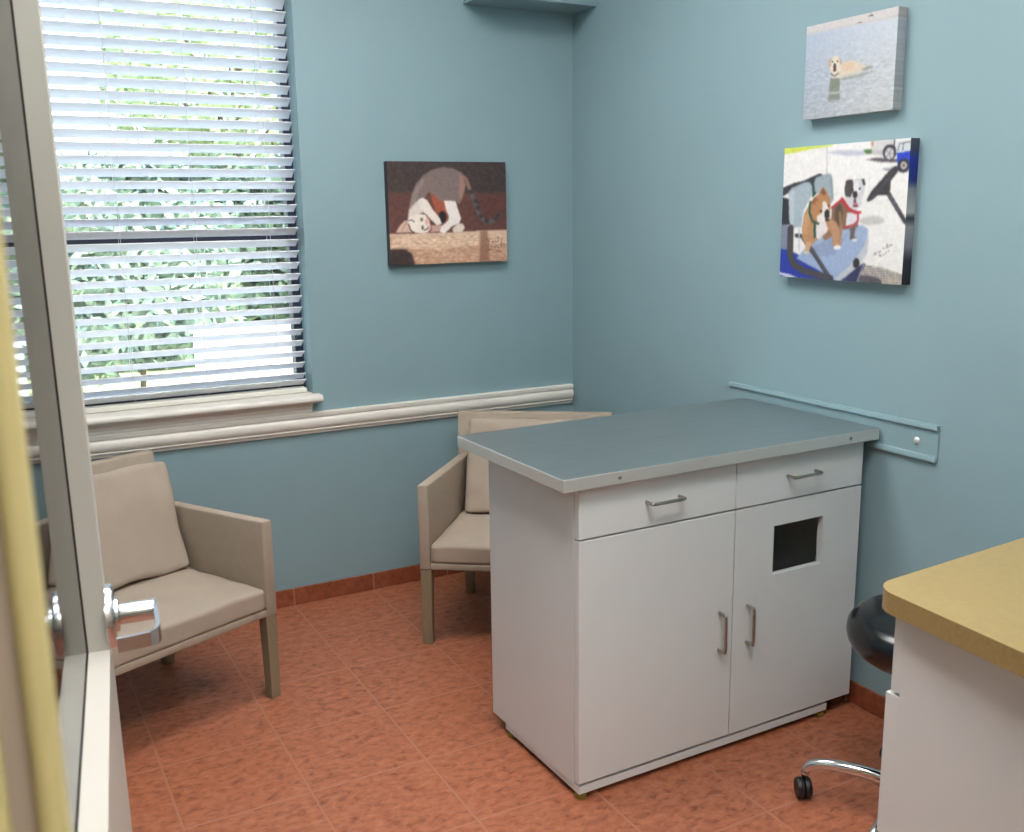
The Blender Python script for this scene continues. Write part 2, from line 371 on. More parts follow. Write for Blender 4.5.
def make_chair(label, x, y, heading, first=None):
    t = thing('armchair', label, 'chair', (x, y, 0), PI/2-heading, group='taupe waiting room armchairs')
    if first:
        for ch in list(first.children):
            c = ch.copy(); C.objects.link(c); c.parent = t
            for g in ch.children:
                d = g.copy(); C.objects.link(d); d.parent = c
        return t
    wf, wb, D, za, zr, zb, db, wt, tk = .3445, .2765, .499, .588, .281, .735, .595, .3055, .038
    rail = .024
    # legs
    for s in (-1, 1):
        a = BM(); l = .042
        hexa(a, [(-l+.004, s*(wf-.038), 0), (-.006, s*(wf-.038), 0), (-.006, s*(wf-.003), 0), (-l+.004, s*(wf-.003), 0)] +
                [(-l-.002, s*(wf-.042), zr+.02), (0-.003, s*(wf-.042), zr+.02), (-.003, s*(wf-.002), zr+.02), (-l-.002, s*(wf-.002), zr+.02)], .002)
        obj('leg', a, wood_m, t)
        a = BM(); k = .03
        hexa(a, [(-D-.03, s*(wb-.036), 0), (-D+.005, s*(wb-.036), 0), (-D+.005, s*(wb-.002), 0), (-D-.03, s*(wb-.002), 0)] +
                [(-D+.01, s*(wb-.040), zr+.02), (-D+.05, s*(wb-.040), zr+.02), (-D+.05, s*(wb+.002), zr+.02), (-D+.01, s*(wb+.002), zr+.02)], .002)
        obj('leg', a, wood_m, t)
    # arm panels (textile sleeves)
    for s in (-1, 1):
        a = BM(); xb_lo, xb_hi = -.435, -.515
        def W(xx): return wf+(wb+.004-wf)*(-xx/D)
        hexa(a, [(xb_lo, s*(W(xb_lo)-tk), zr), (0, s*(wf-tk), zr), (0, s*wf, zr), (xb_lo, s*W(xb_lo), zr),
                 (xb_hi, s*(W(xb_hi)-tk), za), (0, s*(wf-tk), za), (0, s*wf, za), (xb_hi, s*W(xb_hi), za)], .006, 3)
        obj('arm', a, fabric_m, t, smooth='auto')
    # seat frame rails
    a = BM()
    hexa(a, [(-.035, -(wf-tk-.001), zr+.001), (-.002, -(wf-tk-.001), zr+.001), (-.002, wf-tk-.001, zr+.001), (-.035, wf-tk-.001, zr+.001)] +
            [(-.035, -(wf-tk-.001), zr+rail), (-.002, -(wf-tk-.001), zr+rail), (-.002, wf-tk-.001, zr+rail), (-.035, wf-tk-.001, zr+rail)], .003)
    hexa(a, [(-.42, -.24, zr+.012), (-.0351, -.30, zr+.012), (-.0351, .30, zr+.012), (-.42, .24, zr+.012)] +
            [(-.42, -.24, zr+rail-.002), (-.0351, -.30, zr+rail-.002), (-.0351, .30, zr+rail-.002), (-.42, .24, zr+rail-.002)], 0)
    obj('seat_frame', a, fabric_m, t, smooth='auto')
    # back panel, raked
    a = BM(); wl = wb+.006
    hexa(a, [(-.475, -wl, zr+.0), (-.4365, -wl, zr+.0), (-.4365, wl, zr+.0), (-.475, wl, zr+.0)] +
            [(-db-.006, -wt, zb), (-db+.034, -wt, zb), (-db+.034, wt, zb), (-db-.006, wt, zb)], .007, 3)
    obj('backrest', a, fabric_m, t, smooth='auto')
    # seat cushion
    a = BM()
    def xf(q):
        xx = q.x-.215; f = (wf-tk+.001+(wb-wf)*(-xx/D)*.98)/.30
        return Vector((xx, q.y*f, q.z+.3385+.045*(-xx)))
    rbox(a, .428, .60, .068, .013, .008, 24, 1, .003, xf)
    obj('seat_cushion', a, cush_m, t, smooth=True)
    a = BM(); rk = math.radians(16)
    def xf2(q):      # q.x = along height, q.y = width, q.z thickness
        hgt = q.x+.175; z = .392+hgt*math.cos(rk); xx = -.350-hgt*math.sin(rk)+q.z*math.cos(rk)
        f = .875
        if hgt < .06: xx += (.06-hgt)*.12
        return Vector((xx, q.y*f+.006+.012*hgt, z+q.z*math.sin(rk)))
    rbox(a, .352, .555, .080, .014, .016, 26, 7, .007, xf2)
    obj('back_cushion', a, cush_m, t, smooth=True)
    return t
ch = make_chair('taupe fabric armchair under the window, partly behind the open door', -1.856, -.864, 2.734)
make_chair('taupe fabric armchair in the room corner behind the white cabinet', -.723, -.80, 3.769, ch)

# ------------------------------------------------------------ examination cabinet
X0, X1, Y0, Y1 = -1.0337, -.050, -1.6913, -1.2204
ec = thing('examination_cabinet', 'white two-door cabinet with stainless steel top against the teal wall', 'cabinet', (0, 0, 0), math.radians(.9))
ox, oy = (X0+X1)/2, (Y0+Y1)/2
ec.location = Vector((X0+.004, Y0, 0))+Matrix.Rotation(math.radians(.9), 3, 'Z') @ Vector((ox-X0, oy-Y0, 0))
def lb(bm, a, b_, c, d, e, f, bev=0, mi=0): return box(bm, a-ox, b_-ox, c-oy, d-oy, e, f, bev, 2, mi)
dt = .020; t_ = .018; ZB, ZT = .040, .8465
b = BM()
lb(b, X0, X0+t_, Y0+dt+.002, Y1, ZB, ZT, .0008); lb(b, X1-t_, X1, Y0+dt+.002, Y1, ZB, ZT, .0008)
lb(b, X0+t_, X1-t_, Y0+dt+.002, Y1, ZB, ZB+t_); lb(b, X0+t_, X1-t_, Y1-.012, Y1, ZB+t_, ZT)
lb(b, X0+t_, X1-t_, Y0+dt+.002, Y1-.012, ZT-t_, ZT); lb(b, -.540, -.522, Y0+dt+.002, Y1-.012, ZB+t_, ZT-t_)
lb(b, X0+t_, -.540, Y0+dt+.002, Y1-.012, .705, .719); lb(b, -.522, X1-t_, Y0+dt+.002, Y1-.012, .705, .719)
obj('body', b, lam_m, ec)
obj('plinth', lb(BM(), X0+.004, X1-.09, Y0+.004, Y1-.07, .018, ZB, .001), lam_m, ec)
for gx in (X0+.018, X1-.11):
    for gy in (Y0+.018, Y1-.09): obj('glide', lathe(BM(), [(.014, 0), (.016, .002), (.016, .015), (.008, .0178)], 14, 'z', (gx-ox, gy-oy, 0)), grime_m, ec)
def pull(path, parent):
    b = BM(); P = [Vector(p) for p in path]
    tube(b, smooth_path(P, 5), .0045, 10); return obj('handle', b, nickel_m, parent, smooth=True)
Yf = Y0-oy
for xa, xb, hx in ((X0+.0005, -.5325, -.777), (-.5295, X1-.0005, -.293)):
    dr = obj('drawer', lb(BM(), xa, xb, Y0, Y0+dt, .7135, .8455, .0012), lam_m, ec)
    b = BM(); c = hx-ox
    pull([(c-.052, Yf, .780), (c-.052, Yf-.020, .780), (c-.046, Yf-.028, .780), (c, Yf-.029, .780), (c+.046, Yf-.028, .780), (c+.052, Yf-.020, .780), (c+.052, Yf, .780)], dr)
dl = obj('cabinet_door', lb(BM(), X0+.0005, -.5315, Y0, Y0+dt, .050, .7085, .0012), lam_m, ec)
b = BM(); xa, xb, ha, hb, z0, z1 = -.5285, X1-.0005, -.388, -.199, .497, .641
lb(b, xa, ha, Y0, Y0+dt, .050, .7085); lb(b, hb, xb, Y0, Y0+dt, .050, .7085); lb(b, ha, hb, Y0, Y0+dt, .050, z0); lb(b, ha, hb, Y0, Y0+dt, z1, .7085)
bmesh.ops.remove_doubles(b, verts=b.verts, dist=1e-5)
drr = obj('cabinet_door', b, lam_m, ec); drr['label'] = 'cabinet door with a square cut-out'
for dd, hx in ((dl, -.577), (drr, -.477)):
    c = hx-ox
    pull([(c, Yf, .318), (c, Yf-.020, .318), (c, Yf-.028, .324), (c, Yf-.029, .372), (c, Yf-.028, .420), (c, Yf-.020, .426), (c, Yf, .426)], dd)
TX0, TX1, TY0, TY1, TZ0, TZ1 = -1.0939, -.0170, -1.7169, -1.1461, .8475, .8815
b = BM(); lb(b, TX0, TX1, TY0, TY1, TZ0, TZ1, .0022)
for f in b.faces: f.material_index = 0 if f.calc_center_median().z > TZ1-.0005 else 1
mt = obj('metal_top', b, [steel_m, edge_m], ec)
for sx in (-.93, -.133):
    s = BM(); lathe(s, [(.0052, TY0-oy), (.0050, TY0-oy-.0015), (.003, TY0-oy-.0028), (.0005, TY0-oy-.003)], 14, 'y', (sx-ox, 0, .865)); obj('screw', s, nickel_m, mt, smooth='auto')

# wall rail
wr = thing('wall_rail', 'teal painted metal channel screwed to the wall behind the steel top', 'rail', (0, -1.4655, .870))
RY0, RY1 = -1.8936+1.4655, -1.0372+1.4655; H = .0515
pr = [(0, -H), (-.011, -H), (-.0122, -H+.001), (-.0122, -H+.012), (-.011, -H+.014), (-.004, -H+.016), (-.004, -H+.018), (-.004, H-.020), (-.004, H-.016), (-.0125, H-.013), (-.0127, H-.002), (-.0115, H), (0, H)]
b = BM(); aa = [b.verts.new((x-.0003, RY0, z)) for x, z in pr]; cc = [b.verts.new((x-.0003, RY1, z)) for x, z in pr]
b.faces.new(aa); b.faces.new(cc[::-1])
for i in range(len(pr)): b.faces.new((aa[i], cc[i], cc[(i+1) % len(pr)], aa[(i+1) % len(pr)]))
obj('channel', b, railp_m, wr, smooth='auto')
for yy in (-1.824+1.4655, -1.135+1.4655):
    b = BM(); lathe(b, [(.0105, -.0043), (.0105, -.0055), (.008, -.0085), (.004, -.0105), (.0008, -.011)], 20, 'x', (0, yy, -.003)); o = obj('screw', b, screw_m, wr, smooth='auto')

# ------------------------------------------------------------ counter unit at lower right
KX, KY = -.944, -2.520; KT0, KT1 = .822, .86
b = BM(); R = .045; pf = []
for k in range(9):
    a = PI/2+PI/2*k/8; pf.append((KX+R+R*math.cos(a), KY-R+R*math.sin(a)))
pf += [(KX, YF0-.001+.0005), (-.001, YF0-.0005+.0), (-.001, KY)]
pf = [(x+.07*(y-KY)*(1+x/KX if False else 1)*(1 if x < KX+.1 else 0), max(y, YF0+.002)+.07*(x-KX)*(1 if y > KY-.1 else 0)) for x, y in pf]
prism_z(b, pf, KT0, KT1, mi_side=1)
bmesh.ops.recalc_face_normals(b, faces=b.faces)
tag(obj('worktop', b, [top_m, topedge_m]), 'mustard yellow laminate worktop with rounded corner at the lower right', 'worktop')
cu = thing('counter_cabinet', 'white drawer unit under the mustard yellow worktop', 'cabinet', ((KX-.0)/2, (KY+YF0)/2, 0))
ox, oy = KX/2, (KY+YF0)/2
b = BM(); lb(b, KX+.032, -.004, YF0+.004, KY-.045, .06, KT0-.001, .001); obj('body', b, lam_m, cu)
obj('plinth', lb(BM(), KX+.05, -.012, YF0+.01, KY-.09, 0, .0595), lam_m, cu)
dd = [(.664, .812), (.38, .658), (.075, .374)]
for i, (za_, zb_) in enumerate(dd):
    e = .0 if i == 0 else .010
    dr = obj('drawer', lb(BM(), KX+.034, -.006, KY-.044, KY-.024+e, za_, zb_, .0012), lam_m, cu)
    c = KX/2-ox; yy = KY-.024+e-oy; zc = (za_+zb_)/2
    pull([(c-.052, yy, zc), (c-.052, yy+.02, zc), (c-.044, yy+.028, zc), (c, yy+.029, zc), (c+.044, yy+.028, zc), (c+.052, yy+.02, zc), (c+.052, yy, zc)], dr)

# ------------------------------------------------------------ stool
SX, SY = -.345, -2.18
st = thing('rolling_stool', 'round black vinyl stool on chrome caster base between cabinet and worktop', 'stool', (SX, SY, 0))
obj('seat', lathe(BM(), [(.02, .443), (.135, .444), (.160, .449), (.178, .462), (.188, .480), (.192, .500), (.189, .520), (.178, .537), (.158, .549), (.12, .556), (.06, .559), (.001, .560)], 56), vinyl_m, st, smooth='auto')
obj('seat_plate', lathe(BM(), [(.10, .430), (.11, .434), (.11, .4425)], 32), rubber_m, st, smooth='auto')
obj('column', lathe(BM(), [(.026, .115), (.026, .26), (.024, .262), (.015, .263), (.015, .40), (.03, .41), (.03, .4295)], 28), chrome_m, st, smooth='auto')
b = BM(); lathe(b, [(.030, .062), (.040, .068), (.042, .09), (.036, .112), (.027, .1145)], 28); hub = obj('hub', b, chrome_m, st, smooth='auto')
for k in range(5):
    a = math.radians(126+72*k); u = Vector((math.cos(a), math.sin(a), 0))
    b = BM(); P = smooth_path([u*.035+Vector((0, 0, .092)), u*.12+Vector((0, 0, .108)), u*.20+Vector((0, 0, .109)), u*.25+Vector((0, 0, .100)), u*.270+Vector((0, 0, .083)), u*.274+Vector((0, 0, .066))], 5)
    n = len(P); rr = [.0165-.006*(i/(n-1))**1.5 for i in range(n)]
    tube(b, P, rr, 14); lg = obj('leg', b, chrome_m, st, smooth=True)
    b = BM(); w = u*.276; sd = Vector((-u.y, u.x, 0)); 
    cs = BM(); ang = a+math.radians(26); ax = Vector((math.cos(ang), math.sin(ang), 0))
    for s in (-1, 1):
        rings = []
        for h, r in ((.002, .018), (.002, .0255), (.004, .027), (.014, .027), (.018, .024), (.019, .012)):
            rings.append([cs.verts.new(w+ax*s*h+Vector((0, 0, .0272))+(Vector((0, 0, 1))*math.cos(q*PI/12)+ax.cross(Vector((0, 0, 1)))*math.sin(q*PI/12))*r) for q in range(24)])
        for a1, b1 in zip(rings, rings[1:]):
            for q in range(24): cs.faces.new((a1[q], a1[(q+1) % 24], b1[(q+1) % 24], b1[q]))
        cs.faces.new(rings[0]); cs.faces.new(rings[-1])
    tube(cs, [w+Vector((0, 0, .03)), w+Vector((0, 0, .066))], .006, 10)
    obj('caster', cs, rubber_m, st, smooth='auto')

# ------------------------------------------------------------ canvas prints
class Pic:
    def __init__(s, corners, W=220, H=176, seed=1):
        s.W, s.H = W, H; s.rng = np.random.RandomState(seed)
        # homography unit square (u right, v down) <- crop coordinates
        src = corners; dst = [(0, 0), (1, 0), (1, 1), (0, 1)]; A = []; B = []
        for (x, y), (u, v) in zip(dst, src):      # unit -> crop
            A.append([x, y, 1, 0, 0, 0, -u*x, -u*y]); B.append(u); A.append([0, 0, 0, x, y, 1, -v*x, -v*y]); B.append(v)
        h = np.linalg.solve(np.array(A, float), np.array(B, float))
        uu, vv = np.meshgrid((np.arange(W)+.0)/(W-1), (np.arange(H)+.0)/(H-1))
        den = h[6]*uu+h[7]*vv+1
        s.X = (h[0]*uu+h[1]*vv+h[2])/den; s.Y = (h[3]*uu+h[4]*vv+h[5])/den; s.U, s.V = uu, vv
        s.img = np.zeros((H, W, 3))
    def blur(s, m, n):
        for _ in range(n):
            p = np.pad(m, 1, mode='edge'); m = (p[1:-1, 1:-1]*2+p[:-2, 1:-1]+p[2:, 1:-1]+p[1:-1, :-2]+p[1:-1, 2:])/6
        return m
    def put(s, m, col, n=1, a=1.0):
        m = s.blur(m.astype(float), n)*a; s.img = s.img*(1-m[..., None])+np.array(col, float)*m[..., None]
    def poly(s, P, col, n=1, a=1.0):
        m = np.zeros(s.X.shape, bool); k = len(P)
        for i in range(k):
            x1, y1 = P[i]; x2, y2 = P[(i+1) % k]
            if y1 == y2: continue
            c = ((s.Y >= min(y1, y2)) & (s.Y < max(y1, y2))) & (s.X < (x2-x1)*(s.Y-y1)/(y2-y1)+x1); m ^= c
        s.put(m, col, n, a)
    def ell(s, cx, cy, rx, ry, col, n=1, a=1.0): s.put(((s.X-cx)/rx)**2+((s.Y-cy)/ry)**2 < 1, col, n, a)
    def line(s, P, w, col, n=1, a=1.0):
        d = np.full(s.X.shape, 1e9)
        for (x1, y1), (x2, y2) in zip(P, P[1:]):
            L2 = (x2-x1)**2+(y2-y1)**2+1e-9; t = np.clip(((s.X-x1)*(x2-x1)+(s.Y-y1)*(y2-y1))/L2, 0, 1)
            d = np.minimum(d, np.hypot(s.X-x1-t*(x2-x1), s.Y-y1-t*(y2-y1)))
        s.put(np.clip(w/2-d+.5, 0, 1), col, n, a)
    def noise(s, amp, n=1, sx=1, mask=None):
        m = s.rng.randn(s.H, s.W)
        for _ in range(sx): p = np.pad(m, ((0, 0), (2, 2)), mode='wrap'); m = (p[:, 4:]+p[:, 3:-1]+p[:, 2:-2]+p[:, 1:-3]+p[:, :-4])/5
        m = s.blur(m, n); m = m/m.std()*amp
        if mask is not None: m = m*mask
        s.img = s.img+m[..., None]

def canvas(name, pic, width, height, depth, side_cols, label, loc, rz, tilt=0, gain=1.0):
    """front faces local -y; side_cols: dict side -> function(t, edge colour)"""
    pic.noise(2, 1, 0); pic.noise(2.5, 6, 0); im = np.stack([pic.blur(pic.img[..., k], 2) for k in range(3)], -1); im = im.mean(-1, keepdims=True)*.08+im*.92; img = np.clip(im*gain, 0, 255)/255; W, H = pic.W, pic.H
    linimg = np.where(img <= .04045, img/12.92, ((img+.055)/1.055)**2.4)
    xs = (pic.U-.5)*width; zs = (.5-pic.V)*height
    verts = np.stack([xs.ravel(), np.full(xs.size, -depth), zs.ravel()], 1).tolist(); cols = linimg.reshape(-1, 3).tolist(); faces = []
    for j in range(H-1):
        for i in range(W-1):
            a = j*W+i; faces.append((a, a+W, a+W+1, a+1))
    def strip(idx, mode):
        base = len(verts); n = len(idx)
        for k in idx:
            v = verts[k]; c = side_cols.get(mode, lambda t, c: c)(idx.index(k)/(n-1) if False else (pic.V.ravel()[k] if mode in 'LR' else pic.U.ravel()[k]), cols[k])
            verts.append(list(v)); cols.append(c); verts.append([v[0], -.001, v[2]]); cols.append(c)
        for q in range(n-1):
            a = base+2*q; faces.append((a, a+1, a+3, a+2))
    strip([i for i in range(W)], 'T'); strip([(H-1)*W+i for i in range(W)][::-1], 'B')
    strip([j*W for j in range(H)][::-1], 'L'); strip([j*W+W-1 for j in range(H)], 'R')
    b0 = len(verts)
    for x, z in ((-.5, -.5), (.5, -.5), (.5, .5), (-.5, .5)): verts.append([x*width, -.001, z*height]); cols.append([.5, .45, .4])
    faces.append((b0+3, b0+2, b0+1, b0))
    me = bpy.data.meshes.new(name); me.from_pydata(verts, [], faces)
    ca = me.color_attributes.new('print', 'FLOAT_COLOR', 'POINT'); arr = np.ones((len(verts), 4), np.float32); arr[:, :3] = np.array(cols); ca.data.foreach_set('color', arr.ravel())
    m = bpy.data.materials.new('canvas_print'); m.use_nodes = True; nt = m.node_tree; b = nt.nodes['Principled BSDF']
    at_ = nt.nodes.new('ShaderNodeAttribute'); at_.attribute_name = 'print'; nt.links.new(at_.outputs['Color'], b.inputs['Base Color']); b.inputs['Roughness'].default_value = .55
    n = nt.nodes.new('ShaderNodeTexNoise'); n.inputs['Scale'].default_value = 900; bp = nt.nodes.new('ShaderNodeBump'); bp.inputs['Strength'].default_value = .15; bp.inputs['Distance'].default_value = .001
    nt.links.new(n.outputs['Fac'], bp.inputs['Height']); nt.links.new(bp.outputs[0], b.inputs['Normal'])
    me.materials.append(m); o = bpy.data.objects.new(name, me); C.objects.link(o); o.location = loc; o.rotation_euler = (0, math.radians(tilt), rz)
    return tag(o, label, 'picture', 'stretched canvas photo prints')
def srgb(*c): return list(lin(c)[:3])

# cat
p = Pic([(98, 120), (755, 118), (762, 660), (118, 697)], seed=3)
p.img[:] = (66, 52, 50); p.poly([(90, 300), (240, 290), (560, 290), (780, 290), (780, 530), (90, 530)], (104, 60, 54), 8, .9); p.poly([(560, 290), (780, 290), (780, 470), (600, 470)], (96, 54, 50), 6, .6)
p.noise(3, 4)
p.poly([(90, 522), (400, 512), (600, 498), (790, 490), (790, 720), (90, 720)], (222, 186, 158), 2)
p.poly([(90, 600), (400, 600), (790, 560), (790, 720), (90, 720)], (190, 140, 112), 10, .7)
g = (p.Y > 515).astype(float); p.noise(9, 1, 1, g); p.noise(6, 3, 2, g)
p.poly([(90, 610), (200, 605), (235, 630), (255, 700), (90, 720)], (62, 44, 42), 5); p.poly([(90, 530), (130, 540), (110, 610), (90, 610)], (180, 120, 95), 5, .6)
p.poly([(612, 500), (655, 498), (665, 660), (610, 670)], (140, 92, 72), 6, .75)
p.poly([(340, 290), (430, 300), (430, 400), (440, 450), (395, 460), (350, 350)], (172, 84, 62), 3); p.ell(405, 425, 22, 32, (30, 28, 28), 2)
p.poly([(212, 440), (222, 360), (236, 300), (258, 245), (300, 195), (350, 163), (410, 150), (470, 158), (515, 180), (532, 205), (535, 250), (518, 310), (500, 355), (480, 340), (420, 335), (395, 340), (370, 310), (330, 290), (300, 330), (270, 350), (250, 420)], (128, 108, 104), 2)
p.poly([(222, 380), (245, 290), (290, 215), (310, 230), (270, 300), (250, 380)], (165, 140, 132), 5, .6); p.poly([(500, 185), (535, 210), (533, 260), (510, 340), (498, 300)], (176, 128, 104), 4, .7)
for x0 in (290, 330, 370, 410, 450, 490): p.line([(x0, 165+abs(x0-400)*.3), (x0-15, 230), (x0-5, 290)], 10, (100, 86, 86), 4, .15)
p.line([(535, 215), (556, 270), (580, 330), (597, 380), (615, 420), (640, 446), (672, 452), (698, 432), (716, 408)], 24, (98, 88, 88), 1)
for q in ((560, 285), (590, 335), (600, 372), (618, 418), (650, 445), (700, 430), (714, 412)): p.ell(q[0], q[1], 13, 12, (50, 42, 44), 3, .8)
p.line([(530, 205), (545, 235), (556, 262)], 18, (170, 120, 92), 2, .7)
p.poly([(212, 450), (220, 390), (245, 360), (275, 330), (290, 325), (300, 400), (240, 430)], (226, 208, 198), 3)
p.poly([(270, 335), (295, 318), (322, 332), (350, 380), (390, 430), (402, 462), (375, 472), (340, 440), (300, 400), (285, 375)], (238, 222, 212), 1)
p.poly([(414, 335), (478, 335), (492, 380), (508, 430), (500, 455), (455, 478), (420, 515), (388, 508), (392, 480), (436, 445), (440, 420), (425, 385)], (238, 224, 220), 1)
p.poly([(460, 488), (490, 458), (518, 458), (530, 482), (515, 505), (465, 508)], (226, 206, 192), 1); p.poly([(330, 470), (400, 470), (390, 505), (340, 510)], (206, 160, 148), 2)
p.poly([(208, 455), (225, 425), (270, 408), (312, 412), (335, 440), (340, 480), (325, 512), (280, 516), (238, 510), (212, 490)], (238, 224, 212), 1)
p.poly([(145, 516), (165, 480), (195, 447), (214, 450), (235, 510)], (214, 176, 158), 1); p.line([(180, 505), (195, 475), (210, 462)], 8, (180, 128, 112), 1, .7)
p.line([(218, 470), (228, 500), (248, 514)], 5, (40, 30, 28), 0); p.line([(218, 448), (235, 442), (250, 455)], 4, (60, 46, 42), 0)
p.ell(290, 440, 8, 10, (130, 100, 90), 1); p.ell(295, 485, 7, 12, (90, 80, 60), 1); p.line([(305, 498), (322, 492), (328, 480)], 6, (70, 50, 44), 1); p.line([(315, 415), (332, 440), (345, 500)], 6, (150, 60, 56), 1, .8); p.ell(318, 455, 8, 22, (216, 160, 150), 2, .8)
ink = (70, 40, 34)
def P1(x, y): return (480-370)*5.544+x*.2464, (225-140)*5.544+y*.2464      # signature traced on a finer crop
for L in ([(160, 280), (205, 340), (235, 280)], [(215, 340), (205, 460)], [(262, 350), (285, 340), (300, 370), (320, 345), (345, 350)], [(355, 330), (375, 350), (420, 340), (425, 230)], [(485, 290), (483, 400), (490, 460)],
          [(200, 545), (215, 510), (240, 550), (265, 500)], [(258, 430), (262, 480)], [(290, 450), (330, 480), (365, 455)], [(415, 470), (440, 490)], [(365, 550), (480, 545)]):
    p.line([P1(*q) for q in L], 3.2, ink, 0, .75)
PX0, PX1, PZ0, PZ1 = -.846, -.338, 1.310, 1.701
canvas('canvas_print', p, PX1-PX0, PZ1-PZ0, .034, {'L': lambda t, c: srgb(52, 50, 54)}, 'canvas photo of a curled cat on a ledge, right of the window', ((PX0+PX1)/2, 0, (PZ0+PZ1)/2), 0, -.2, 1.0)

# dogs in the cart
p = Pic([(70, 74), (684, 54), (657, 758), (57, 697)], W=240, H=190, seed=5)
p.img[:] = (240, 236, 234); p.poly([(60, 100), (400, 60), (720, 60), (720, 300), (60, 300)], (243, 239, 238), 6); p.noise(1.5, 3)
p.poly([(50, 60), (330, 60), (290, 74), (200, 84), (130, 96), (50, 106)], (216, 226, 80), 2)
p.poly([(265, 104), (330, 96), (420, 100), (490, 110), (470, 126), (380, 128), (330, 115)], (186, 186, 208), 4, .8)
p.line([(278, 80), (281, 230)], 5, (200, 196, 194), 1)
p.ell(505, 442, 60, 22, (204, 200, 196), 4)
p.poly([(490, 50), (605, 50), (612, 150), (560, 142), (490, 118)], (216, 212, 212), 1); p.poly([(490, 100), (600, 118), (605, 140), (490, 120)], (188, 184, 186), 2, .7); p.ell(500, 72, 5, 16, (214, 150, 110), 1); p.poly([(455, 100), (495, 98), (495, 122), (468, 118)], (80, 120, 60), 2)
p.poly([(470, 148), (520, 140), (620, 152), (620, 168), (540, 162)], (90, 80, 92), 2)
p.ell(583, 118, 33, 38, (58, 54, 62), 1); p.ell(583, 124, 22, 28, (206, 204, 208), 1)
for q in range(5): p.line([(583, 124), (583+20*math.cos(q*1.257), 124+26*math.sin(q*1.257))], 5, (120, 118, 124), 0, .7)
p.line([(604, 50), (606, 130)], 5, (60, 60, 66), 0)
p.poly([(608, 66), (692, 62), (690, 122), (615, 120)], (214, 218, 222), 1); p.line([(622, 112), (630, 78), (690, 72)], 4, (90, 92, 100), 0); p.line([(650, 76), (645, 112)], 4, (90, 92, 100), 0)
p.poly([(540, 196), (600, 190), (690, 205), (690, 216), (600, 212)], (150, 150, 165), 3)
p.poly([(618, 122), (690, 116), (690, 205), (672, 200), (630, 190), (618, 160)], (28, 58, 204), 1); p.ell(652, 184, 30, 33, (44, 42, 52), 1); p.ell(652, 184, 16, 18, (212, 206, 208), 1); p.ell(652, 184, 9, 10, (130, 110, 110), 1)
p.poly([(478, 340), (500, 300), (540, 255), (575, 215), (612, 183), (630, 188), (622, 218), (592, 256), (590, 300), (575, 322), (530, 322), (500, 346), (482, 350)], (56, 52, 58), 1); p.line([(500, 335), (560, 270), (600, 215)], 6, (92, 88, 92), 1, .6)
p.line([(578, 308), (668, 456)], 20, (56, 50, 60), 1); p.line([(584, 318), (640, 408)], 4, (150, 146, 156), 1, .8)
# seats, frame
p.poly([(57, 268), (120, 244), (165, 236), (245, 203), (262, 210), (215, 262), (180, 246), (95, 290), (57, 310)], (52, 52, 60), 1); p.poly([(57, 310), (96, 320), (104, 445), (57, 452)], (46, 46, 54), 2)
p.poly([(57, 440), (110, 455), (112, 590), (50, 600)], (132, 138, 162), 3); p.poly([(45, 560), (100, 570), (180, 610), (330, 700), (440, 735), (440, 770), (45, 710)], (36, 54, 168), 3); p.poly([(57, 676), (110, 690), (165, 714), (150, 722), (57, 690)], (214, 214, 236), 1)
p.poly([(205, 250), (222, 250), (232, 300), (212, 320)], (40, 70, 66), 2)
p.poly([(94, 285), (108, 268), (170, 243), (198, 244), (207, 265), (212, 300), (170, 380), (160, 462), (112, 462), (98, 420)], (170, 184, 196), 2); p.poly([(98, 300), (110, 280), (125, 280), (120, 450), (104, 440)], (196, 206, 214), 3, .8)
p.poly([(218, 245), (228, 222), (280, 205), (300, 208), (310, 240), (316, 330), (306, 352), (250, 310), (224, 290)], (158, 172, 180), 2); p.line([(300, 215), (312, 330)], 8, (128, 142, 150), 2, .6)
p.poly([(138, 612), (200, 545), (300, 490), (400, 462), (462, 462), (488, 482), (489, 560), (440, 620), (380, 700), (335, 732), (305, 705)], (158, 176, 212), 2)
p.poly([(489, 500), (489, 600), (420, 690), (345, 738), (330, 720), (400, 660), (470, 570)], (196, 198, 206), 3); p.poly([(200, 560), (320, 520), (380, 520), (330, 600), (220, 610)], (136, 148, 182), 6, .6)
p.poly([(350, 740), (410, 690), (470, 645), (482, 655), (440, 745)], (48, 48, 92), 2); p.ell(435, 645, 16, 24, (40, 40, 44), 2)
p.line([(472, 650), (440, 740)], 5, (206, 208, 222), 1)
p.poly([(478, 655), (560, 668), (660, 706), (660, 770), (440, 742)], (196, 186, 178), 1)
m = ((p.Y-655) > (p.X-478)*.28).astype(float)*(p.X > 455)*(p.Y > 640)
chk = ((np.sin(p.X*.62+p.Y*.2) > .1) & (np.sin(p.Y*.55) > -.2)).astype(float)*m; p.put(chk, (74, 68, 74), 0, .8)
p.poly([(455, 705), (520, 712), (560, 730), (560, 755), (440, 742)], (52, 48, 62), 3, .7); p.ell(600, 735, 40, 12, (206, 180, 150), 3, .5)
p.line([(108, 462), (106, 590), (125, 640), (180, 676), (310, 715)], 30, (74, 70, 72), 1); p.line([(138, 500), (165, 505), (225, 590), (312, 722)], 20, (66, 66, 74), 1); p.line([(150, 455), (152, 580)], 6, (190, 196, 204), 1)
p.line([(170, 512), (235, 600), (300, 700)], 4, (120, 120, 126), 1, .7)
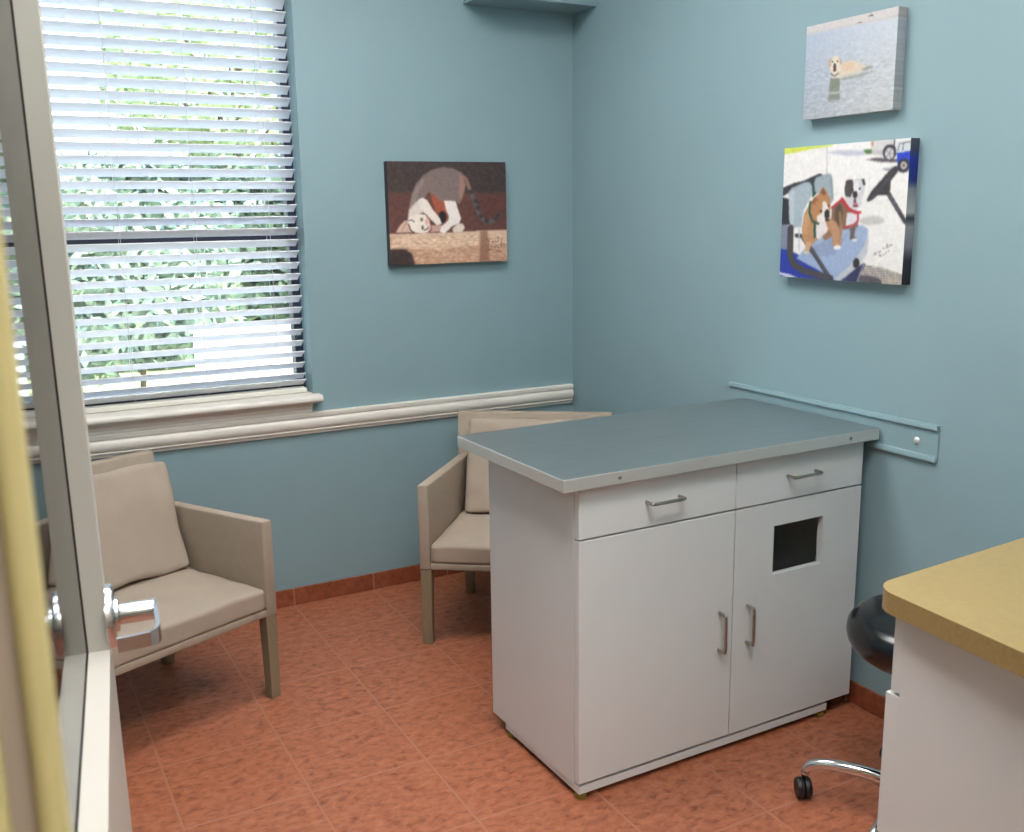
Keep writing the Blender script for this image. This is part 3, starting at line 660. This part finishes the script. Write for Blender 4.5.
# dog on the left
tan = (192, 138, 92)
p.poly([(164, 470), (172, 400), (196, 355), (240, 350), (300, 400), (316, 470), (300, 520), (262, 512), (226, 535), (205, 560), (182, 545), (166, 515)], tan, 1); p.poly([(166, 480), (176, 405), (200, 365), (205, 400), (186, 500)], (216, 160, 112), 3, .7)
p.poly([(186, 535), (215, 530), (200, 590), (178, 592)], (208, 160, 118), 1); p.ell(188, 585, 12, 8, (222, 200, 180), 1)
p.poly([(222, 452), (275, 432), (292, 470), (285, 505), (248, 524), (222, 505)], (232, 222, 222), 2); p.poly([(262, 510), (300, 480), (318, 510), (280, 530)], (150, 110, 84), 2)
p.poly([(200, 350), (218, 322), (245, 300), (256, 276), (268, 270), (284, 300), (300, 325), (302, 385), (292, 430), (262, 445), (228, 440), (205, 405)], (190, 130, 84), 1)
p.poly([(250, 300), (262, 272), (280, 300), (270, 312)], (140, 88, 56), 1); p.poly([(204, 345), (225, 318), (240, 330), (222, 352)], (150, 96, 62), 1)
p.poly([(262, 340), (278, 340), (296, 380), (302, 400), (298, 432), (262, 446), (238, 438), (236, 410), (262, 395)], (236, 224, 218), 1)
p.ell(286, 402, 13, 24, (40, 34, 38), 1); p.ell(288, 430, 12, 7, (60, 44, 50), 1); p.ell(256, 386, 6, 5, (44, 32, 28), 0); p.ell(292, 362, 4, 5, (44, 32, 28), 0)
p.line([(202, 340), (198, 390), (214, 432), (244, 448)], 10, (36, 84, 62), 1); p.line([(226, 440), (228, 510)], 12, (34, 76, 58), 1)
# dog on the right
p.poly([(308, 372), (355, 330), (385, 350), (440, 400), (438, 470), (402, 478), (362, 480), (352, 560), (322, 562), (308, 470)], (140, 100, 74), 1); p.poly([(322, 372), (350, 350), (366, 400), (352, 470), (326, 440)], (84, 68, 56), 3, .8)
p.poly([(300, 430), (330, 440), (350, 480), (356, 565), (322, 566), (312, 500)], (196, 144, 108), 2); p.line([(350, 400), (356, 480), (352, 550)], 12, (188, 136, 100), 2, .7); p.ell(340, 566, 19, 11, (240, 236, 236), 1)
p.poly([(384, 400), (438, 398), (432, 452), (404, 468), (378, 466)], (222, 218, 224), 1)
p.poly([(400, 474), (430, 462), (422, 512), (438, 530), (402, 532)], (108, 94, 92), 1); p.ell(424, 532, 14, 6, (232, 228, 228), 1)
p.poly([(386, 256), (410, 240), (440, 236), (462, 238), (470, 262), (466, 300), (456, 330), (450, 372), (420, 390), (392, 376), (374, 345), (372, 305)], (214, 210, 216), 1); p.poly([(410, 250), (436, 246), (444, 300), (430, 330), (406, 320)], (240, 238, 242), 3, .8)
p.poly([(374, 248), (384, 239), (406, 240), (412, 262), (412, 295), (398, 326), (374, 318), (368, 290)], (72, 62, 62), 1); p.poly([(452, 240), (464, 242), (470, 268), (460, 270)], (48, 44, 48), 1)
p.ell(421, 313, 12, 17, (36, 32, 36), 1); p.ell(421, 345, 6, 18, (90, 70, 76), 1); p.ell(424, 362, 14, 8, (214, 110, 122), 1); p.ell(424, 370, 14, 4, (60, 30, 36), 1); p.ell(407, 288, 4, 5, (20, 18, 20), 0); p.ell(443, 286, 5, 6, (56, 50, 56), 0)
p.line([(308, 372), (332, 352), (358, 334)], 9, (204, 40, 56), 1); p.line([(358, 330), (376, 360), (396, 384), (424, 400), (448, 400)], 13, (206, 36, 52), 1); p.line([(438, 400), (438, 438), (420, 458), (372, 470)], 8, (196, 40, 58), 1)
ink = (110, 106, 112)
def P2(x, y): return (865-770)*4.894+x*.3237, (235-130)*4.894+y*.3237
for L in ([(175, 290), (180, 255), (200, 265), (190, 290), (205, 285)], [(225, 258), (240, 248), (245, 262)], [(250, 240), (268, 235), (262, 250), (275, 243)], [(300, 205), (315, 192), (322, 210)],
          [(352, 190), (358, 140), (378, 150), (368, 180), (385, 182)], [(395, 165), (412, 150), (408, 170)], [(425, 160), (435, 140), (440, 158)],
          [(250, 315), (258, 285), (275, 300), (270, 320), (285, 312)], [(300, 305), (312, 295), (318, 302), (330, 285)], [(345, 280), (352, 262), (362, 268)], [(375, 255), (395, 235), (400, 245)]):
    p.line([P2(*q) for q in L], 3.0, ink, 0, .85)
def side1(t, c):
    ks = [(0, (70, 70, 84)), (.08, (60, 62, 86)), (.14, (26, 44, 150)), (.28, (30, 44, 120)), (.34, (130, 134, 140)), (.5, (176, 176, 176)), (.54, (60, 58, 66)), (.60, (150, 150, 156)), (.74, (130, 128, 138)), (.84, (40, 34, 48)), (1, (24, 20, 28))]
    for (a, ca_), (b_, cb_) in zip(ks, ks[1:]):
        if a <= t <= b_:
            f = (t-a)/(b_-a); return srgb(*[ca_[i]*(1-f)+cb_[i]*f for i in range(3)])
QY0, QY1, QZ0, QZ1 = -1.7630, -1.2910, 1.2960, 1.6850
canvas('canvas_print', p, QY1-QY0, QZ1-QZ0, .035, {'R': side1, 'T': lambda t, c: srgb(210, 210, 205)}, 'canvas photo of two bulldogs in a cart, lower on right wall', (0, (QY0+QY1)/2, (QZ0+QZ1)/2), -PI/2, .1, .92)

# dog in the water
p = Pic([(205, 134), (714, 46), (698, 620), (193, 650)], W=220, H=176, seed=9)
t = p.V[..., None]; p.img[:] = np.array((192, 202, 220))*(1-t)+np.array((186, 190, 196))*t
p.img += (p.U[..., None]-.5)*np.array((26, 20, 10))
p.poly([(180, 110), (730, 20), (730, 104), (420, 145), (180, 182)], (212, 206, 206), 3); p.line([(195, 172), (420, 140), (712, 98)], 6, (196, 190, 186), 2, .7)
w = np.clip((p.V-.16)*3, 0, 1); p.noise(5.5, 1, 3, w); p.noise(4, 2, 4, w*(p.V)); 
for j in range(46):
    y = 430+p.rng.rand()*200; x = 200+p.rng.rand()*480; l = 10+p.rng.rand()*50; p.line([(x, y), (x+l, y-l*.08)], 3, (160, 164, 172) if j % 2 else (214, 216, 220), 1, .5)
p.line([(550, 92), (572, 88)], 5, (90, 90, 96), 0); p.line([(562, 78), (560, 90)], 3, (110, 110, 116), 0); p.line([(485, 127), (508, 124)], 4, (110, 110, 116), 0)
p.poly([(340, 425), (395, 425), (396, 545), (335, 545)], (126, 130, 112), 3, .85); p.poly([(330, 500), (400, 500), (400, 515), (330, 515)], (180, 184, 188), 1, .8); p.poly([(325, 530), (400, 528), (395, 555), (335, 558)], (140, 142, 136), 2, .6)
p.poly([(395, 430), (460, 418), (520, 405), (600, 395), (520, 425), (420, 440)], (150, 148, 136), 3, .7)
p.poly([(385, 400), (405, 345), (450, 332), (500, 340), (525, 362), (560, 372), (535, 388), (500, 402), (440, 412), (395, 425)], (222, 204, 182), 2); p.ell(440, 365, 36, 24, (228, 190, 160), 4, .8)
p.poly([(510, 385), (545, 372), (580, 368), (578, 378), (530, 392)], (160, 156, 150), 2); p.poly([(365, 400), (395, 385), (402, 425), (352, 425)], (216, 204, 190), 2)
p.poly([(334, 360), (342, 315), (365, 300), (390, 310), (402, 345), (396, 390), (376, 412), (350, 406), (340, 380)], (226, 212, 194), 1)
p.poly([(326, 345), (336, 315), (348, 312), (344, 360), (334, 365)], (196, 170, 150), 1); p.poly([(388, 312), (402, 322), (404, 348), (392, 352)], (190, 162, 144), 1)
p.ell(352, 334, 4, 5, (60, 48, 44), 0); p.ell(380, 332, 4, 5, (60, 48, 44), 0); p.ell(364, 350, 7, 6, (50, 40, 42), 0); p.poly([(356, 356), (374, 354), (372, 388), (358, 390)], (84, 58, 58), 1); p.line([(344, 398), (362, 414), (386, 400)], 7, (96, 96, 90), 1, .9)
QY0, QY1, QZ0, QZ1 = -1.6960, -1.3630, 1.7632, 2.0259
canvas('canvas_print', p, QY1-QY0, QZ1-QZ0, .035, {'R': lambda t, c: [.8*v for v in c], 'T': lambda t, c: srgb(90, 96, 110)}, 'small canvas photo of a dog standing in water, topmost on right wall', (0, (QY0+QY1)/2, (QZ0+QZ1)/2), -PI/2, 0, .90)

# ------------------------------------------------------------ outside
o = obj('lawn', box(BM(), -14, 14, T+.002, 16, -.30, -.20), grass_m); tag(o, 'sunlit lawn outside the window', 'lawn', kind='structure')
o = obj('paving', box(BM(), -7, 5, .4, 5.0, -.199, -.16, .01), conc_m); tag(o, 'pale paving strip under the window outside', 'paving', kind='structure')
def leaves(n, cx, cy, cz, rx, ry, rz_, size, seed):
    r = np.random.RandomState(seed); V = []; F = []
    for i in range(n):
        d = r.randn(3); d /= np.linalg.norm(d); rad = .55+.5*r.rand()**.6; c = np.array([cx, cy, cz])+d*rad*np.array([rx, ry, rz_])*(1+.18*math.sin(5*d[0]+seed)*math.cos(4*d[2]))
        a = r.randn(3); a /= np.linalg.norm(a); b_ = np.cross(a, r.randn(3)); b_ /= np.linalg.norm(b_); s = size*(.6+.8*r.rand()); k = len(V)
        for q in (-a*s, b_*s*.42, a*s, -b_*s*.42): V.append((c+q).tolist())
        F.append((k, k+1, k+2, k+3))
    me = bpy.data.meshes.new('foliage'); me.from_pydata(V, [], F); return me
def plant(name, label, cat, x, y, h, rx, rz_, n, size, m, seed, trunk=.08, group=None):
    t = thing(name, label, cat, (x, y, -.2), group=group)
    me = leaves(n, 0, 0, h, rx, rx*.8, rz_, size, seed); me.materials.append(m); o = bpy.data.objects.new('foliage', me); C.objects.link(o); o.parent = t
    b = BM(); tube(b, smooth_path([(0, 0, 0), (.03, .02, h*.4), (-.04, 0, h*.8), (.02, .03, h+rz_*.4)], 4), [trunk*(1-.04*i) for i in range(13)], 10)
    for k in range(5):
        a = k*1.26+seed; tube(b, smooth_path([(0, 0, h*.6), (math.cos(a)*rx*.35, math.sin(a)*rx*.3, h*.85), (math.cos(a)*rx*.7, math.sin(a)*rx*.55, h+rz_*.25)], 4), [trunk*.4*(1-.08*i) for i in range(9)], 7)
    obj('trunk', b, bark_m, t)
plant('bush', 'dark green bush outside the middle of the window', 'bush', -1.0, 6.0, 1.15, 1.0, .85, 5000, .075, leaf_m, 1, .03)
plant('bush', 'yellow green bush outside the left of the window', 'bush', -3.75, 6.6, 1.45, 1.0, 1.0, 5000, .075, leaf2_m, 2, .03)
plant('bush', 'leafy green bush outside the right of the window', 'bush', 1.75, 6.4, 1.35, 1.0, .95, 5000, .075, leaf2_m, 3, .03)
plant('tree', 'leafy tree outside, seen through the upper right slats', 'tree', 1.2, 10.5, 3.6, 1.9, 1.4, 5000, .10, leaf2_m, 4, .13)
plant('tree', 'leafy tree outside, seen through the upper left slats', 'tree', -3.2, 10.5, 3.8, 2.0, 1.4, 5000, .10, leaf_m, 5, .13)
hg = thing('hedge', 'dark clipped hedge at the back of the garden outside', 'hedge', (-1.0, 8.6, -.2))
r_ = np.random.RandomState(8); V = []; F = []
for i in range(15000):
    c = np.array([r_.uniform(-5, 5), -.35+.12*r_.randn(), r_.uniform(0, 2.35)])
    a = r_.randn(3); a /= np.linalg.norm(a); b2 = np.cross(a, r_.randn(3)); b2 /= np.linalg.norm(b2); k = len(V)
    for q in (-a*.10, b2*.05, a*.10, -b2*.05): V.append((c+q).tolist())
    F.append((k, k+1, k+2, k+3))
me = bpy.data.meshes.new('foliage'); me.from_pydata(V, [], F); me.materials.append(leaf_m); o = bpy.data.objects.new('foliage', me); C.objects.link(o); o.parent = hg
obj('branches', box(BM(), -5, 5, -.25, .35, 0, 2.25, .1), mat('hedge_core', (70, 86, 72), .9, var=.5, vscale=10), hg)
ub = thing('utility_box', 'white metal box outside behind the lower right of the blind', 'box', (-.88, 1.9, -.2))
obj('housing', box(BM(), -.33, .33, -.25, .25, .04, 1.06, .02), box_m, ub); obj('lid', box(BM(), -.35, .35, -.27, .27, 1.061, 1.10, .01), box_m, ub); obj('base', box(BM(), -.3, .3, -.22, .22, 0, .0395), conc_m, ub)
